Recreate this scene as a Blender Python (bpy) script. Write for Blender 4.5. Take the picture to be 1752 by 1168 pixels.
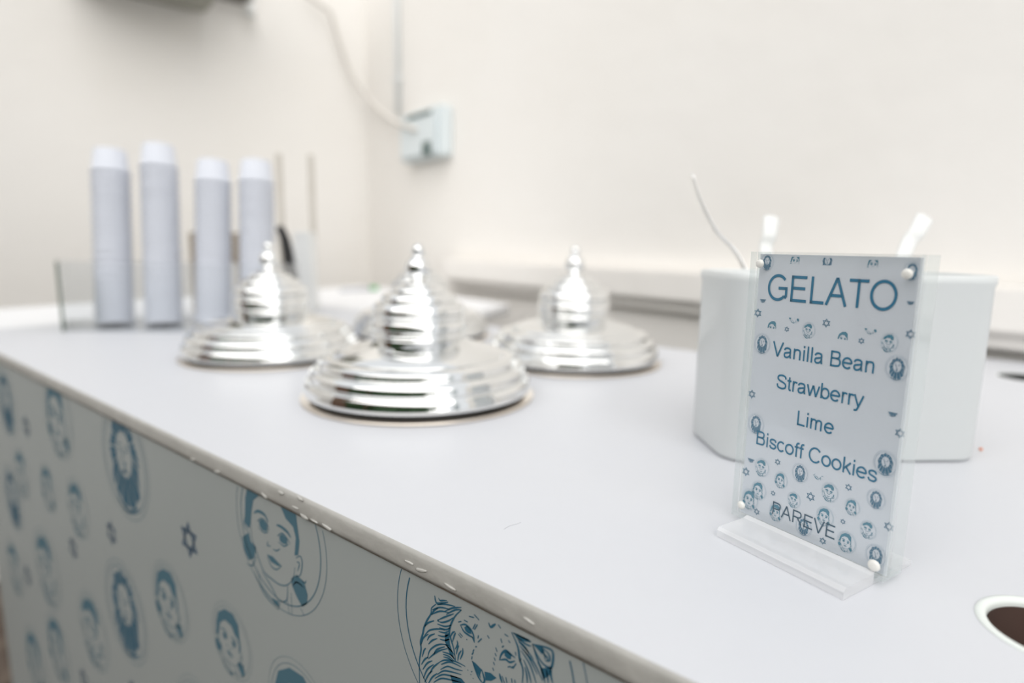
import bpy, bmesh, math, random
from mathutils import Vector, Matrix
random.seed(7)
for o in list(bpy.data.objects): bpy.data.objects.remove(o)
scn = bpy.context.scene
C = scn.collection
PI = math.pi
# ------------------------------------------------------------------ camera
CZ = 0.95                      # height of the counter top above the floor
F, PITCH, ROLL, H = 1030.69, math.radians(9.0637), math.radians(0.8171), 0.15602
A = math.radians(-38.6176)     # heading against the counter's front edge
c_, s_ = math.cos(PITCH), math.sin(PITCH)
right0 = Vector((math.cos(A), -math.sin(A), 0))
fwd = Vector((math.sin(A)*c_, math.cos(A)*c_, -s_))
up0 = right0.cross(fwd)
cr, sr = math.cos(ROLL), math.sin(ROLL)
rgt = right0*cr + up0*sr
upv = up0*cr - right0*sr
cam_d = bpy.data.cameras.new('camera'); cam = bpy.data.objects.new('camera', cam_d); C.objects.link(cam)
cam.matrix_world = Matrix(((rgt.x, upv.x, -fwd.x, 0), (rgt.y, upv.y, -fwd.y, 0), (rgt.z, upv.z, -fwd.z, CZ+H), (0, 0, 0, 1)))
cam_d.sensor_width = 36; cam_d.lens = F/1752*36; cam_d.clip_start = 0.01
cam_d.dof.use_dof = True; cam_d.dof.focus_distance = 0.318; cam_d.dof.aperture_fstop = 3.05
scn.camera = cam
# ------------------------------------------------------------------ light
w = bpy.data.worlds.new('sky'); scn.world = w; w.use_nodes = True
bg = w.node_tree.nodes['Background']; bg.inputs[0].default_value = (0.95, 0.975, 1.0, 1); bg.inputs[1].default_value = 0.80
sd = bpy.data.lights.new('sun', 'SUN'); sun = bpy.data.objects.new('sun', sd); C.objects.link(sun)
sd.energy = 2.7; sd.angle = math.radians(96); sd.color = (1.0, 0.965, 0.92)
sun.rotation_euler = Vector((-0.42, 0.8, -0.52)).to_track_quat('-Z', 'Y').to_euler()
vs = scn.view_settings
vs.view_transform = 'Standard'; vs.look = 'None'; vs.gamma = 1; vs.use_curve_mapping = False
vs.exposure = 0.17

# ------------------------------------------------------------------ where a photographed point lies on a known surface
O = Vector((0, 0, H))
def ray(x, y):
    d = rgt*((x-876)/F) - upv*((y-584)/F) + fwd
    return d
def onz(x, y, z=0.0):
    d = ray(x, y); return O + d*((z-H)/d.z)
def onplane(x, y, p, n):
    d = ray(x, y); return O + d*((p-O).dot(n)/d.dot(n))
def atdepth(x, y, t): return O + ray(x, y)*t
def V3(p, z=None): return Vector((p[0], p[1], (p[2] if z is None else z)+CZ))

# ------------------------------------------------------------------ materials
def mat(name, col, rough=0.5, metal=0.0, noise=None, bump=None, spec=0.5, coat=0.0, sss=0.0):
    m = bpy.data.materials.new(name); m.use_nodes = True
    nt = m.node_tree; b = nt.nodes['Principled BSDF']
    b.inputs['Base Color'].default_value = (*col, 1); b.inputs['Roughness'].default_value = rough
    b.inputs['Metallic'].default_value = metal; b.inputs['Specular IOR Level'].default_value = spec
    b.inputs['Coat Weight'].default_value = coat
    tc = nt.nodes.new('ShaderNodeTexCoord')
    if noise:
        sc, amt, col2 = noise
        n = nt.nodes.new('ShaderNodeTexNoise'); n.inputs['Scale'].default_value = sc; n.inputs['Detail'].default_value = 6
        nt.links.new(tc.outputs['Object'], n.inputs['Vector'])
        r = nt.nodes.new('ShaderNodeMapRange'); r.inputs[1].default_value = 0.45; r.inputs[2].default_value = 0.75
        r.inputs[4].default_value = amt
        nt.links.new(n.outputs['Fac'], r.inputs[0])
        mx = nt.nodes.new('ShaderNodeMix'); mx.data_type = 'RGBA'
        mx.inputs[6].default_value = (*col, 1); mx.inputs[7].default_value = (*col2, 1)
        nt.links.new(r.outputs[0], mx.inputs[0]); nt.links.new(mx.outputs[2], b.inputs['Base Color'])
    if bump:
        sc, st = bump
        n = nt.nodes.new('ShaderNodeTexNoise'); n.inputs['Scale'].default_value = sc; n.inputs['Detail'].default_value = 8
        nt.links.new(tc.outputs['Object'], n.inputs['Vector'])
        bp = nt.nodes.new('ShaderNodeBump'); bp.inputs['Strength'].default_value = st; bp.inputs['Distance'].default_value = 0.01
        nt.links.new(n.outputs['Fac'], bp.inputs['Height']); nt.links.new(bp.outputs[0], b.inputs['Normal'])
    return m
def clear(name, tint, haze=0.06, hazecol=(0.9, 0.93, 0.95), gl=1.0):
    m = bpy.data.materials.new(name); m.use_nodes = True; nt = m.node_tree
    for n in list(nt.nodes): nt.nodes.remove(n)
    out = nt.nodes.new('ShaderNodeOutputMaterial'); t = nt.nodes.new('ShaderNodeBsdfTransparent'); t.inputs[0].default_value = (*tint, 1)
    d = nt.nodes.new('ShaderNodeBsdfDiffuse'); d.inputs[0].default_value = (*hazecol, 1)
    g = nt.nodes.new('ShaderNodeBsdfGlossy'); g.inputs['Roughness'].default_value = 0.03
    f = nt.nodes.new('ShaderNodeLayerWeight'); f.inputs[0].default_value = 0.5
    pw = nt.nodes.new('ShaderNodeMath'); pw.operation = 'POWER'; pw.inputs[1].default_value = 4.0
    nt.links.new(f.outputs['Facing'], pw.inputs[0])
    mu = nt.nodes.new('ShaderNodeMath'); mu.operation = 'MULTIPLY_ADD'; mu.inputs[1].default_value = 0.8*gl; mu.inputs[2].default_value = 0.035*gl
    m1 = nt.nodes.new('ShaderNodeMixShader'); m1.inputs[0].default_value = haze
    m2 = nt.nodes.new('ShaderNodeMixShader')
    nt.links.new(pw.outputs[0], mu.inputs[0]); nt.links.new(t.outputs[0], m1.inputs[1]); nt.links.new(d.outputs[0], m1.inputs[2])
    nt.links.new(mu.outputs[0], m2.inputs[0]); nt.links.new(m1.outputs[0], m2.inputs[1]); nt.links.new(g.outputs[0], m2.inputs[2])
    nt.links.new(m2.outputs[0], out.inputs[0])
    return m
M = dict(
    wall=mat('cream_plaster', (0.87, 0.848, 0.815), 0.9, noise=(2.2, 0.35, (0.82, 0.79, 0.74)), bump=(14, 0.25)),
    trim=mat('cream_trim', (0.87, 0.845, 0.81), 0.8, bump=(20, 0.15)),
    floor=mat('dark_paving', (0.10, 0.075, 0.06), 0.9, noise=(9, 0.9, (0.26, 0.21, 0.17)), bump=(40, 0.6)),
    opp=mat('brown_wall', (0.16, 0.09, 0.06), 0.9, noise=(3, 0.8, (0.26, 0.17, 0.11))),
    hedge=mat('hedge_leaves', (0.03, 0.075, 0.03), 0.7, noise=(20, 0.9, (0.10, 0.17, 0.06))),
    top=mat('white_laminate', (0.645, 0.657, 0.69), 0.42, noise=(60, 0.25, (0.63, 0.642, 0.675)), spec=0.35),
    band=mat('grey_edge_band', (0.42, 0.41, 0.385), 0.5, noise=(45, 0.7, (0.50, 0.49, 0.46)), bump=(90, 0.10)),
    glue=mat('dried_glue', (0.53, 0.52, 0.49), 0.3),
    dark_brown=mat('brown_joint', (0.10, 0.075, 0.055), 0.8),
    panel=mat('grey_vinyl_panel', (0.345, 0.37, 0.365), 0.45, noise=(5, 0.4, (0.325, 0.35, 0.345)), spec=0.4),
    ink=mat('teal_ink', (0.025, 0.105, 0.165), 0.6, spec=0.2),
    ink2=mat('faded_teal_ink', (0.075, 0.155, 0.20), 0.6, spec=0.2),
    star=mat('navy_ink', (0.016, 0.058, 0.115), 0.6, spec=0.2),
    chrome=mat('polished_chrome', (0.88, 0.885, 0.88), 0.04, 1.0),
    steel=mat('brushed_steel', (0.93, 0.93, 0.93), 0.32, 1.0),
    rim=mat('warm_rim_metal', (0.80, 0.73, 0.65), 0.28, 1.0),
    black=mat('black_rubber_and_shade', (0.012, 0.012, 0.013), 0.5),
    plastic=mat('white_plastic', (0.80, 0.81, 0.80), 0.35, coat=0.2, noise=(30, 0.15, (0.77, 0.78, 0.77))),
    tub=mat('pale_grey_white_plastic', (0.70, 0.725, 0.725), 0.35, coat=0.2, noise=(30, 0.15, (0.68, 0.705, 0.705))),
    cup=mat('white_paper_cup', (0.67, 0.695, 0.76), 0.6, noise=(40, 0.2, (0.65, 0.675, 0.74))),
    card=mat('pale_print_card', (0.74, 0.775, 0.835), 0.5, noise=(30, 0.1, (0.72, 0.76, 0.82)), spec=0.2),
    tink=mat('bright_teal_ink', (0.016, 0.165, 0.29), 0.6, spec=0.2),
    tink2=mat('pale_teal_ink', (0.05, 0.24, 0.35), 0.6, spec=0.2),
    tink3=mat('grey_blue_ink', (0.045, 0.105, 0.16), 0.6, spec=0.2),
    acrylic=clear('clear_acrylic', (0.98, 0.985, 0.985), 0.03),
    acrylic_edge=clear('acrylic_edge', (0.90, 0.93, 0.92), 0.22),
    base=clear('frosted_acrylic', (0.97, 0.975, 0.985), 0.48, (0.95, 0.955, 0.97)),
    tray=clear('clear_tray', (0.975, 0.98, 0.985), 0.03, gl=0.6),
    tray_edge=clear('tray_edge', (0.60, 0.64, 0.61), 0.40, (0.24, 0.28, 0.25)),
    magnet=mat('pearl_button', (0.82, 0.81, 0.77), 0.3, coat=0.4),
    wood=mat('pale_wood', (0.56, 0.53, 0.48), 0.7, noise=(30, 0.6, (0.50, 0.46, 0.41))),
    brown=mat('brown_wood', (0.42, 0.36, 0.29), 0.7, noise=(30, 0.6, (0.34, 0.28, 0.22))),
    pipe=mat('pale_conduit', (0.79, 0.81, 0.81), 0.6, noise=(20, 0.2, (0.77, 0.79, 0.79))),
    box=mat('pale_blue_plastic', (0.72, 0.78, 0.80), 0.5, noise=(20, 0.2, (0.68, 0.75, 0.78))),
    slot=mat('dark_green_socket', (0.05, 0.10, 0.09), 0.5),
    cable=mat('off_white_cable', (0.72, 0.69, 0.65), 0.6),
    unit=mat('grey_metal_casing', (0.30, 0.30, 0.26), 0.6, noise=(10, 0.4, (0.24, 0.24, 0.2))),
    dark=mat('dark_bracket', (0.14, 0.13, 0.11), 0.6),
    ring=mat('white_grommet', (0.78, 0.82, 0.79), 0.35),
    well=mat('dark_brown_well', (0.085, 0.05, 0.04), 0.6, noise=(25, 0.6, (0.05, 0.035, 0.03))),
    green=mat('green_plastic', (0.10, 0.45, 0.16), 0.5),
    grey=mat('light_grey_plastic', (0.62, 0.63, 0.66), 0.5),
    orange=mat('orange_crumb', (0.75, 0.20, 0.06), 0.5),
    sheet=mat('white_table_top', (0.84, 0.845, 0.86), 0.5),
)
# ------------------------------------------------------------------ helpers
def obj(name, bm, m, parent=None, smooth=False, loc=None, rot=None):
    me = bpy.data.meshes.new(name)
    bmesh.ops.recalc_face_normals(bm, faces=bm.faces[:]) if len(bm.faces) else None
    bm.to_mesh(me); bm.free()
    me.materials.append(M[m] if isinstance(m, str) else m)
    if smooth:
        for p in me.polygons: p.use_smooth = True
    o = bpy.data.objects.new(name, me); C.objects.link(o); o.parent = parent
    if loc is not None: o.location = loc
    if rot is not None: o.rotation_euler = rot
    return o
def tag(o, label=None, cat=None, group=None, kind=None):
    if label: o['label'] = label
    if cat: o['category'] = cat
    if group: o['group'] = group
    if kind: o['kind'] = kind
    return o
def thing(name, label, cat, loc=(0, 0, 0), rot=(0, 0, 0), group=None):
    o = bpy.data.objects.new(name, None); C.objects.link(o); o.location = loc; o.rotation_euler = rot
    o.empty_display_size = 0.05
    return tag(o, label, cat, group)
def box(bm, lo, hi, bev=0.0, mtx=None):
    r = bmesh.ops.create_cube(bm, size=1)
    vs_ = r['verts']
    for v in vs_:
        v.co = Vector([lo[i]+(hi[i]-lo[i])*(v.co[i]+0.5) for i in range(3)])
    if bev > 0:
        es = list({e for v in vs_ for e in v.link_edges})
        g = bmesh.ops.bevel(bm, geom=es, offset=bev, segments=2, affect='EDGES')
        vs_ = list({v for f in g['faces'] for v in f.verts} | {v for v in vs_ if v.is_valid})
    if mtx is not None: bmesh.ops.transform(bm, matrix=mtx, verts=[v for v in vs_ if v.is_valid])
    return bm
def boxbm(lo, hi, bev=0.0):
    return box(bmesh.new(), lo, hi, bev)
def lathe(prof, n=72, bm=None, cap=True):
    bm = bm or bmesh.new(); rings = []
    for r, z in prof:
        if r < 1e-6: rings.append([bm.verts.new((0, 0, z))])
        else: rings.append([bm.verts.new((r*math.cos(2*PI*k/n), r*math.sin(2*PI*k/n), z)) for k in range(n)])
    for a, b in zip(rings, rings[1:]):
        if len(a) == 1 and len(b) == 1: continue
        if len(a) == len(b) and (a[0].co-b[0].co).length < 1e-7: continue
        for k in range(n):
            k2 = (k+1) % n
            if len(a) == 1: bm.faces.new((a[0], b[k], b[k2]))
            elif len(b) == 1: bm.faces.new((a[k], a[k2], b[0]))
            else: bm.faces.new((a[k], a[k2], b[k2], b[k]))
    return bm
def tube(pts, r, n=10, bm=None):
    bm = bm or bmesh.new(); pts = [Vector(p) for p in pts]; rings = []
    for i, p in enumerate(pts):
        t = (pts[min(i+1, len(pts)-1)]-pts[max(i-1, 0)]).normalized()
        a = t.cross(Vector((0, 0, 1)))
        if a.length < 1e-3: a = t.cross(Vector((0, 1, 0)))
        a.normalize(); b = t.cross(a)
        rr = r[i] if isinstance(r, (list, tuple)) else r
        rings.append([bm.verts.new(p+(a*math.cos(2*PI*k/n)+b*math.sin(2*PI*k/n))*rr) for k in range(n)])
    for x, y in zip(rings, rings[1:]):
        for k in range(n): bm.faces.new((x[k], x[(k+1) % n], y[(k+1) % n], y[k]))
    bm.faces.new(rings[0]); bm.faces.new(rings[-1]); return bm
def smooth(pts, k=5):
    if len(pts) < 3: return pts
    P = [pts[0]]+list(pts)+[pts[-1]]; out = []
    for i in range(1, len(P)-2):
        p0, p1, p2, p3 = P[i-1], P[i], P[i+1], P[i+2]
        for j in range(k):
            t = j/k
            out.append(tuple(0.5*((2*p1[d])+(-p0[d]+p2[d])*t+(2*p0[d]-5*p1[d]+4*p2[d]-p3[d])*t*t+(-p0[d]+3*p1[d]-3*p2[d]+p3[d])*t**3) for d in range(len(p1))))
    out.append(tuple(pts[-1])); return out
def rotz(v, a): return Vector((v[0]*math.cos(a)-v[1]*math.sin(a), v[0]*math.sin(a)+v[1]*math.cos(a)))

# ================================================================== the setting
fb = boxbm((-5, -6, -0.1), (5, 5, 0)); fl = obj('floor', fb, 'floor'); tag(fl, kind='structure')
hz = lambda x: 420+0.0143*(x-876)
wd = ray(60, hz(60)); wd.z = 0; wd.normalize()          # the long wall runs away to the left
wn = Vector((-wd.y, wd.x, 0))
if wn.dot(-Vector((fwd.x, fwd.y, 0))) < 0: wn = -wn        # towards the room
WP = atdepth(718, 230, 2.2)                            # a point of the long wall
LW = onplane(630, 300, WP, wn)                         # the room's corner
WT = 2.6
def slab(name, p0, p1, n, z0, z1, th, m, bev=0):
    bm = bmesh.new()
    q = [p0, p1, p1-n*th, p0-n*th]
    lo = [bm.verts.new((v.x, v.y, z0)) for v in q]; hi = [bm.verts.new((v.x, v.y, z1)) for v in q]
    bm.faces.new(lo); bm.faces.new(hi)
    for i in range(4): bm.faces.new((lo[i], lo[(i+1) % 4], hi[(i+1) % 4], hi[i]))
    if bev: bmesh.ops.bevel(bm, geom=bm.edges[:], offset=bev, segments=2, affect='EDGES')
    return obj(name, bm, m)
wr = slab('wall_right', LW+wd*0.15, LW-wd*4.6, wn, 0, WT, 0.15, 'wall'); tag(wr, kind='structure')
ln = -wd                                               # the short wall's normal: it stands square to the long one
wl = slab('wall_left', LW-wn*0.15, LW+wn*4.2, ln, 0, WT, 0.15, 'wall'); tag(wl, kind='structure')
# sill band along the long wall
tz0 = onplane(985, 508, WP+wn*0.05, wn).z; tz1 = onplane(985, 453, WP+wn*0.05, wn).z
ts = onplane(757, 460, WP+wn*0.05, wn); ts = ts-wn*0.05
tb = slab('trim_1', ts+wn*0.05, ts+wn*0.05-wd*4.0, wn, CZ+tz0+0.012, CZ+tz1, 0.05, 'trim', 0.006); tag(tb, kind='structure')
tb2 = slab('trim_2', ts+wn*0.028-wd*0.02, ts+wn*0.028-wd*4.0, wn, CZ+tz0-0.012, CZ+tz0+0.012, 0.028, 'trim', 0.003); tag(tb2, kind='structure')
# unseen wall and hedge added behind the camera to darken the chrome reflections
ow = obj('wall_back_added', boxbm((-5, -3.9, 0), (5, -3.7, 2.7)), 'opp'); tag(ow, kind='structure')
hb = bmesh.new()
for i in range(110):
    r = random.uniform(0.22, 0.42); g = bmesh.ops.create_icosphere(hb, subdivisions=2, radius=r)
    p = Vector((-1.55+i*0.057, random.uniform(-2.5, -2.05), random.uniform(0.3, 1.75)))
    for v in g['verts']: v.co = v.co*(1+random.uniform(-0.12, 0.12))+p
hd = obj('hedge', hb, 'hedge'); tag(hd, 'unseen dark green leafy hedge, added to darken the reflections in the chrome lids', 'hedge', kind='stuff')

# ================================================================== the cart
FY = 0.1953
def curve_mesh(outer, holes, z0, z1):
    cd = bpy.data.curves.new('tmp', 'CURVE'); cd.dimensions = '2D'; cd.fill_mode = 'BOTH'; cd.extrude = (z1-z0)/2
    for loop in [outer]+holes:
        sp = cd.splines.new('POLY'); sp.points.add(len(loop)-1); sp.use_cyclic_u = True
        for p, q in zip(sp.points, loop): p.co = (q[0], q[1], 0, 1)
    o = bpy.data.objects.new('tmp', cd); C.objects.link(o)
    me = bpy.data.meshes.new_from_object(o.evaluated_get(bpy.context.evaluated_depsgraph_get()))
    bm = bmesh.new(); bm.from_mesh(me); bmesh.ops.remove_doubles(bm, verts=bm.verts[:], dist=1e-6)
    for v in bm.verts: v.co.z += (z0+z1)/2
    bpy.data.objects.remove(o); bpy.data.curves.remove(cd); bpy.data.meshes.remove(me)
    return bm
HOLES = [((0.0352, 0.3209), 0.0262), ((0.044, 0.990), 0.0302)]
circ = lambda c, r, n=56: [(c[0]+r*math.cos(2*PI*k/n), c[1]+r*math.sin(2*PI*k/n)) for k in range(n)]
ct = thing('countertop', 'white laminate counter top with a chipped grey front edge', 'countertop', (0, 0, CZ))
XL, XR, YB = -1.345, 0.9, 0.885
obj('top_board', curve_mesh([(XL, FY+0.0016), (XR, FY+0.0016), (XR, 1.13), (-0.20, 1.13), (-0.20, YB), (XL, YB)], [circ(c, r) for c, r in HOLES], -0.0135, 0.0), 'top', ct)
# front edge band with worn arrises
eb = bmesh.new(); n = 620; prof = []
rows = 7
grid = []
for i in range(n+1):
    x = XL+(XR-XL)*i/n; col = []
    ch = max(0, math.sin(x*37)+math.sin(x*91+1)+random.uniform(-1.2, 0.6)-1.2)*0.0010
    cl = random.uniform(-0.00025, 0.00025)+0.0005*math.sin(x*23)*math.sin(x*61)
    for j in range(rows):
        t = j/(rows-1); z = -0.0001-0.0133*t
        if j == 0: z -= ch*0.5
        if j == rows-1: z += cl
        y = FY-0.0004*math.sin(t*PI)+random.uniform(-0.00003, 0.00003)+(0.0006+ch*0.3 if j == 0 else 0)+(0.0007 if j == rows-1 else 0)
        col.append(eb.verts.new((x, y, z)))
    col.append(eb.verts.new((x, FY+0.0015, -0.0134))); col.insert(0, eb.verts.new((x, FY+0.0017, -0.0001)))
    grid.append(col)
for a, b in zip(grid, grid[1:]):
    for j in range(len(a)-1): eb.faces.new((a[j], b[j], b[j+1], a[j+1]))
tag(obj('edge_band', eb, 'band', ct, True), 'worn grey edge band with chips and glue')
for (px_, py_) in [(372, 812), (330, 795), (505, 868), (520, 884), (538, 905), (512, 852), (452, 856), (560, 912), (480, 843), (700, 962), (720, 975), (905, 1062), (770, 1004)]:
    p = onplane(px_, py_, Vector((0, FY-0.0006, 0)), Vector((0, 1, 0)))
    if not (-0.0132 < p.z < 0): p.z = max(-0.011, min(-0.0015, p.z))
    gb = bmesh.new(); bmesh.ops.create_icosphere(gb, subdivisions=2, radius=1)
    sx = random.uniform(0.002, 0.005); sz = random.uniform(0.0006, 0.0013); tl = random.uniform(-0.3, 0.3)
    for v in gb.verts:
        k = 1+random.uniform(-0.25, 0.25); q = rotz((v.co.x*sx*k, v.co.z*sz*k), tl)
        v.co = Vector((q.x, v.co.y*0.0005, q.y))
    obj('glue_spot', gb, 'glue', ct, True, p)
gj = bmesh.new(); box(gj, (XL, FY+0.0012, -0.0143), (XR, FY+0.006, -0.0132)); obj('joint', gj, 'dark_brown', ct)  # dark brown strip along the joint below the edge band
scr = [onz(862, 905, 0.0002), onz(872, 899, 0.0002), onz(884, 896, 0.0002), onz(891, 893, 0.0002)]
obj('scratch', tube(smooth([tuple(p) for p in scr]), 0.00012, 5), 'grey', ct)
for (c, r) in HOLES:
    ro = 0.0271 if c[1] < .6 else 0.0315
    prof = [(0.0226, -0.003), (0.0226, -0.0012), (0.0230, 0.0), (0.0238, 0.0007), (0.0252, 0.0010), (ro-0.0003, 0.0007), (ro, 0.0001)] if c[1] < .6 else [(0.0300, -0.004), (0.0300, 0.0001), (0.0306, 0.0004), (ro, 0.0001)]
    g = obj('hole_collar', lathe(prof, 64), 'ring', ct, True, (c[0], c[1], 0)); tag(g, 'white ring round the parasol hole')
    ri = prof[0][0]
    g = obj('hole_sleeve', lathe([(ri-0.0004, -0.0022 if c[1] < .6 else -0.0005), (ri-0.0004, -0.09), (0, -0.09)], 48), 'well' if c[1] < .6 else 'black', ct, True, (c[0], c[1], 0)); tag(g, 'dark brown inside of the hole')

# ---------- strokes printed flat on a surface
class Print:
    def __init__(s, org, U, Vv, N, lim=None): s.o, s.U, s.V, s.N, s.lim = org, U, Vv, N, lim; s.bm = bmesh.new()
    def P(s, p): return s.bm.verts.new(s.o+s.U*p[0]+s.V*p[1]+s.N*0.00012)
    def ok(s, pts): return s.lim is None or all(p[1] < s.lim for p in pts)
    def stroke(s, pts, wd_, taper=True, sm=True):
        pts = smooth(pts, 4) if sm else pts
        k = len(pts)-1; L = []; R = []
        for i, p in enumerate(pts):
            a = pts[max(i-1, 0)]; b = pts[min(i+1, k)]
            tx, ty = b[0]-a[0], b[1]-a[1]; l = math.hypot(tx, ty) or 1
            h = wd_/2*((0.35+0.65*math.sin(PI*min(max(i/k, 0.06), 0.94))) if taper and k else 1)
            L.append((p[0]-ty/l*h, p[1]+tx/l*h)); R.append((p[0]+ty/l*h, p[1]-tx/l*h))
        for i in range(k):
            q = [L[i], R[i], R[i+1], L[i+1]]
            if s.ok(q): s.bm.faces.new([s.P(v) for v in q])
    def fill(s, pts, sm=False):
        if sm: pts = smooth(list(pts)+[pts[0]], 3)[:-1]
        if s.lim is not None:
            out = []
            for a, b in zip(pts, pts[1:]+pts[:1]):
                ia, ib = a[1] <= s.lim, b[1] <= s.lim
                if ia: out.append(a)
                if ia != ib:
                    t = (s.lim-a[1])/(b[1]-a[1]); out.append((a[0]+(b[0]-a[0])*t, s.lim))
            pts = out
        if len(pts) > 2: s.bm.faces.new([s.P(p) for p in pts])
    def ring(s, c, rx, ry, wd_, n=72):
        for k in range(n):
            q = []
            for a, d in ((k, -1), (k, 1), (k+1, 1), (k+1, -1)):
                th = 2*PI*a/n; q.append((c[0]+(rx+d*wd_/2)*math.cos(th), c[1]+(ry+d*wd_/2)*math.sin(th)))
            if s.ok(q): s.bm.faces.new([s.P(v) for v in q])
    def blob(s, c, rx, ry, n=14): s.fill([(c[0]+rx*math.cos(2*PI*k/n), c[1]+ry*math.sin(2*PI*k/n)) for k in range(n)])
    def hexagram(s, c, r, wd_):
        for o_ in (PI/2, -PI/2):
            q = [(c[0]+(r)*math.cos(o_+2*PI*k/3), c[1]+r*math.sin(o_+2*PI*k/3)) for k in range(3)]
            p = [(c[0]+(r-2*wd_)*math.cos(o_+2*PI*k/3), c[1]+(r-2*wd_)*math.sin(o_+2*PI*k/3)) for k in range(3)]
            for k in range(3):
                f = [q[k], q[(k+1) % 3], p[(k+1) % 3], p[k]]
                if s.ok(f): s.bm.faces.new([s.P(v) for v in f])

# ---------- artwork, drawn once in medallion units (circle of radius 1)
def normalise(items, org, sc, ctr, rad):
    out = []
    for kind, pts, wd_ in items:
        q = []
        for (x, y) in pts:
            p = onplane(org[0]+x/sc, org[1]+y/sc, Vector((0, FY+0.002, 0)), Vector((0, 1, 0)))
            q.append(((p.x-ctr[0])/rad, (p.z-ctr[1])/rad))
        out.append((kind, q, wd_))
    return out
S = lambda w, *ls: [('s', list(l), w) for l in ls]
Fm = lambda *ls: [('f', list(l), 0) for l in ls]
lion_px = S(1.5, [(480,178),(485,215),(500,238),(540,235),(585,228)], [(490,245),(455,275),(450,320),(420,370),(395,430),(385,480),(368,540),(372,600),(360,680),(358,760),(360,867)],
  [(690,290),(640,340),(605,410),(595,470),(610,530),(630,600),(645,690)],
  [(1085,465),(1120,540),(1140,600),(1150,680),(1175,760),(1170,867)],
  [(1250,560),(1300,570),(1370,590),(1410,620),(1412,690),(1395,745),(1340,720),(1290,650),(1250,560)], [(1400,740),(1395,800),(1410,867)],
  [(775,690),(800,760),(830,830),(862,870)], [(850,760),(872,840),(862,870)],
  [(680,410),(720,405),(760,440),(785,490),(792,548)], [(685,415),(710,460),(750,490),(780,508)],
  [(990,688),(1005,640),(1040,610),(1080,640),(1115,668)], [(998,684),(1040,680),(1070,702),(1112,692)])
lion_px += S(1.15, [(510,195),(520,215),(545,215),(575,215)], [(500,250),(560,245),(640,262)], [(460,290),(520,270),(600,285)], [(455,325),(520,300),(590,310)], [(505,275),(470,300),(455,330)],
  [(560,300),(620,275),(690,270)], [(570,325),(640,290),(690,290)], [(515,365),(560,345),(630,320)], [(512,382),(540,388),(590,375),(625,350)], [(515,365),(504,374),(512,382)],
  [(400,420),(430,390),(475,375)], [(400,490),(440,450),(510,440),(560,450)], [(420,530),(440,495),(480,478)], [(370,570),(390,510),(430,480)], [(500,400),(560,420),(610,410)],
  [(515,430),(570,445),(600,430)], [(510,460),(560,470),(590,455)], [(505,490),(550,500),(590,485)], [(520,520),(560,530),(595,520)], [(430,560),(460,530),(500,515)],
  [(422,672),(440,610),(490,570),(540,560),(590,570)], [(430,675),(470,640),(520,610),(580,595)], [(470,640),(500,600),(560,580)], [(380,660),(395,610),(410,590)], [(375,720),(400,680),(430,660)],
  [(385,760),(420,710),(460,690)], [(390,830),(420,760),(470,720)], [(440,790),(470,740),(520,700)], [(520,700),(560,685),(640,695),(720,735)], [(530,720),(600,700),(690,740)],
  [(525,760),(580,735),(640,755),(700,770)], [(500,800),(550,770),(620,780),(690,800)], [(480,830),(540,800),(610,810),(680,830)], [(470,862),(530,830),(600,840),(690,862)],
  [(540,620),(600,640),(640,680)], [(560,560),(600,600),(640,650)], [(400,860),(430,800),(460,770)], [(430,870),(460,820),(500,790)], [(545,640),(590,655),(630,690)], [(548,660),(590,672),(625,700)],
  [(605,500),(620,470),(640,460)], [(620,540),(635,490),(645,470)], [(640,600),(660,560),(655,530)], [(660,690),(670,640),(690,610)], [(680,680),(700,630),(700,590)], [(650,640),(660,590),(670,570)],
  [(1100,470),(1160,500),(1240,540)], [(1120,500),(1200,560),(1240,575)], [(1140,540),(1200,600),(1260,680)], [(1150,570),(1220,660),(1290,800)], [(1160,610),(1230,720),(1280,867)],
  [(1180,680),(1220,780),(1240,867)], [(1190,740),(1205,800),(1210,867)], [(1170,600),(1260,700),(1330,850)], [(1250,560),(1290,680),(1330,760)], [(1130,520),(1190,580),(1225,640)], [(1290,700),(1330,780),(1350,867)],
  [(1330,590),(1380,640),(1385,690),(1350,690)], [(1320,600),(1345,640),(1350,680)], [(1335,640),(1365,660),(1368,690)], [(1360,760),(1370,820),(1375,867)])
lion_px += S(1.6, [(750,340),(790,350)], [(790,325),(830,370)], [(780,440),(800,400)], [(792,445),(817,405)], [(665,385),(690,380)], [(710,370),(740,385)], [(675,470),(700,500)], [(665,480),(690,510)],
  [(825,490),(820,515)], [(850,515),(820,545)], [(895,490),(910,515)], [(800,582),(812,577)], [(780,620),(790,600)], [(773,642),(785,622)], [(770,680),(775,655)], [(905,390),(920,425),(945,410),(960,400)], [(980,405),(1000,435)],
  [(1000,515),(1010,550)], [(1030,480),(1060,500)], [(1060,530),(1075,550)], [(1010,585),(1025,572)], [(1055,740),(1080,735)], [(1080,748),(1100,735)], [(1095,752),(1122,712)],
  [(960,585),(972,620)], [(955,630),(965,655)], [(948,665),(958,690)], [(942,700),(952,725)], [(936,745),(946,770)], [(990,790),(1000,830),(1012,867)], [(1010,810),(1030,867)], [(1040,820),(1050,867)], [(1085,830),(1090,867)], [(1110,840),(1115,867)],
  [(1115,620),(1120,650)], [(1160,670),(1150,700)])
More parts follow.
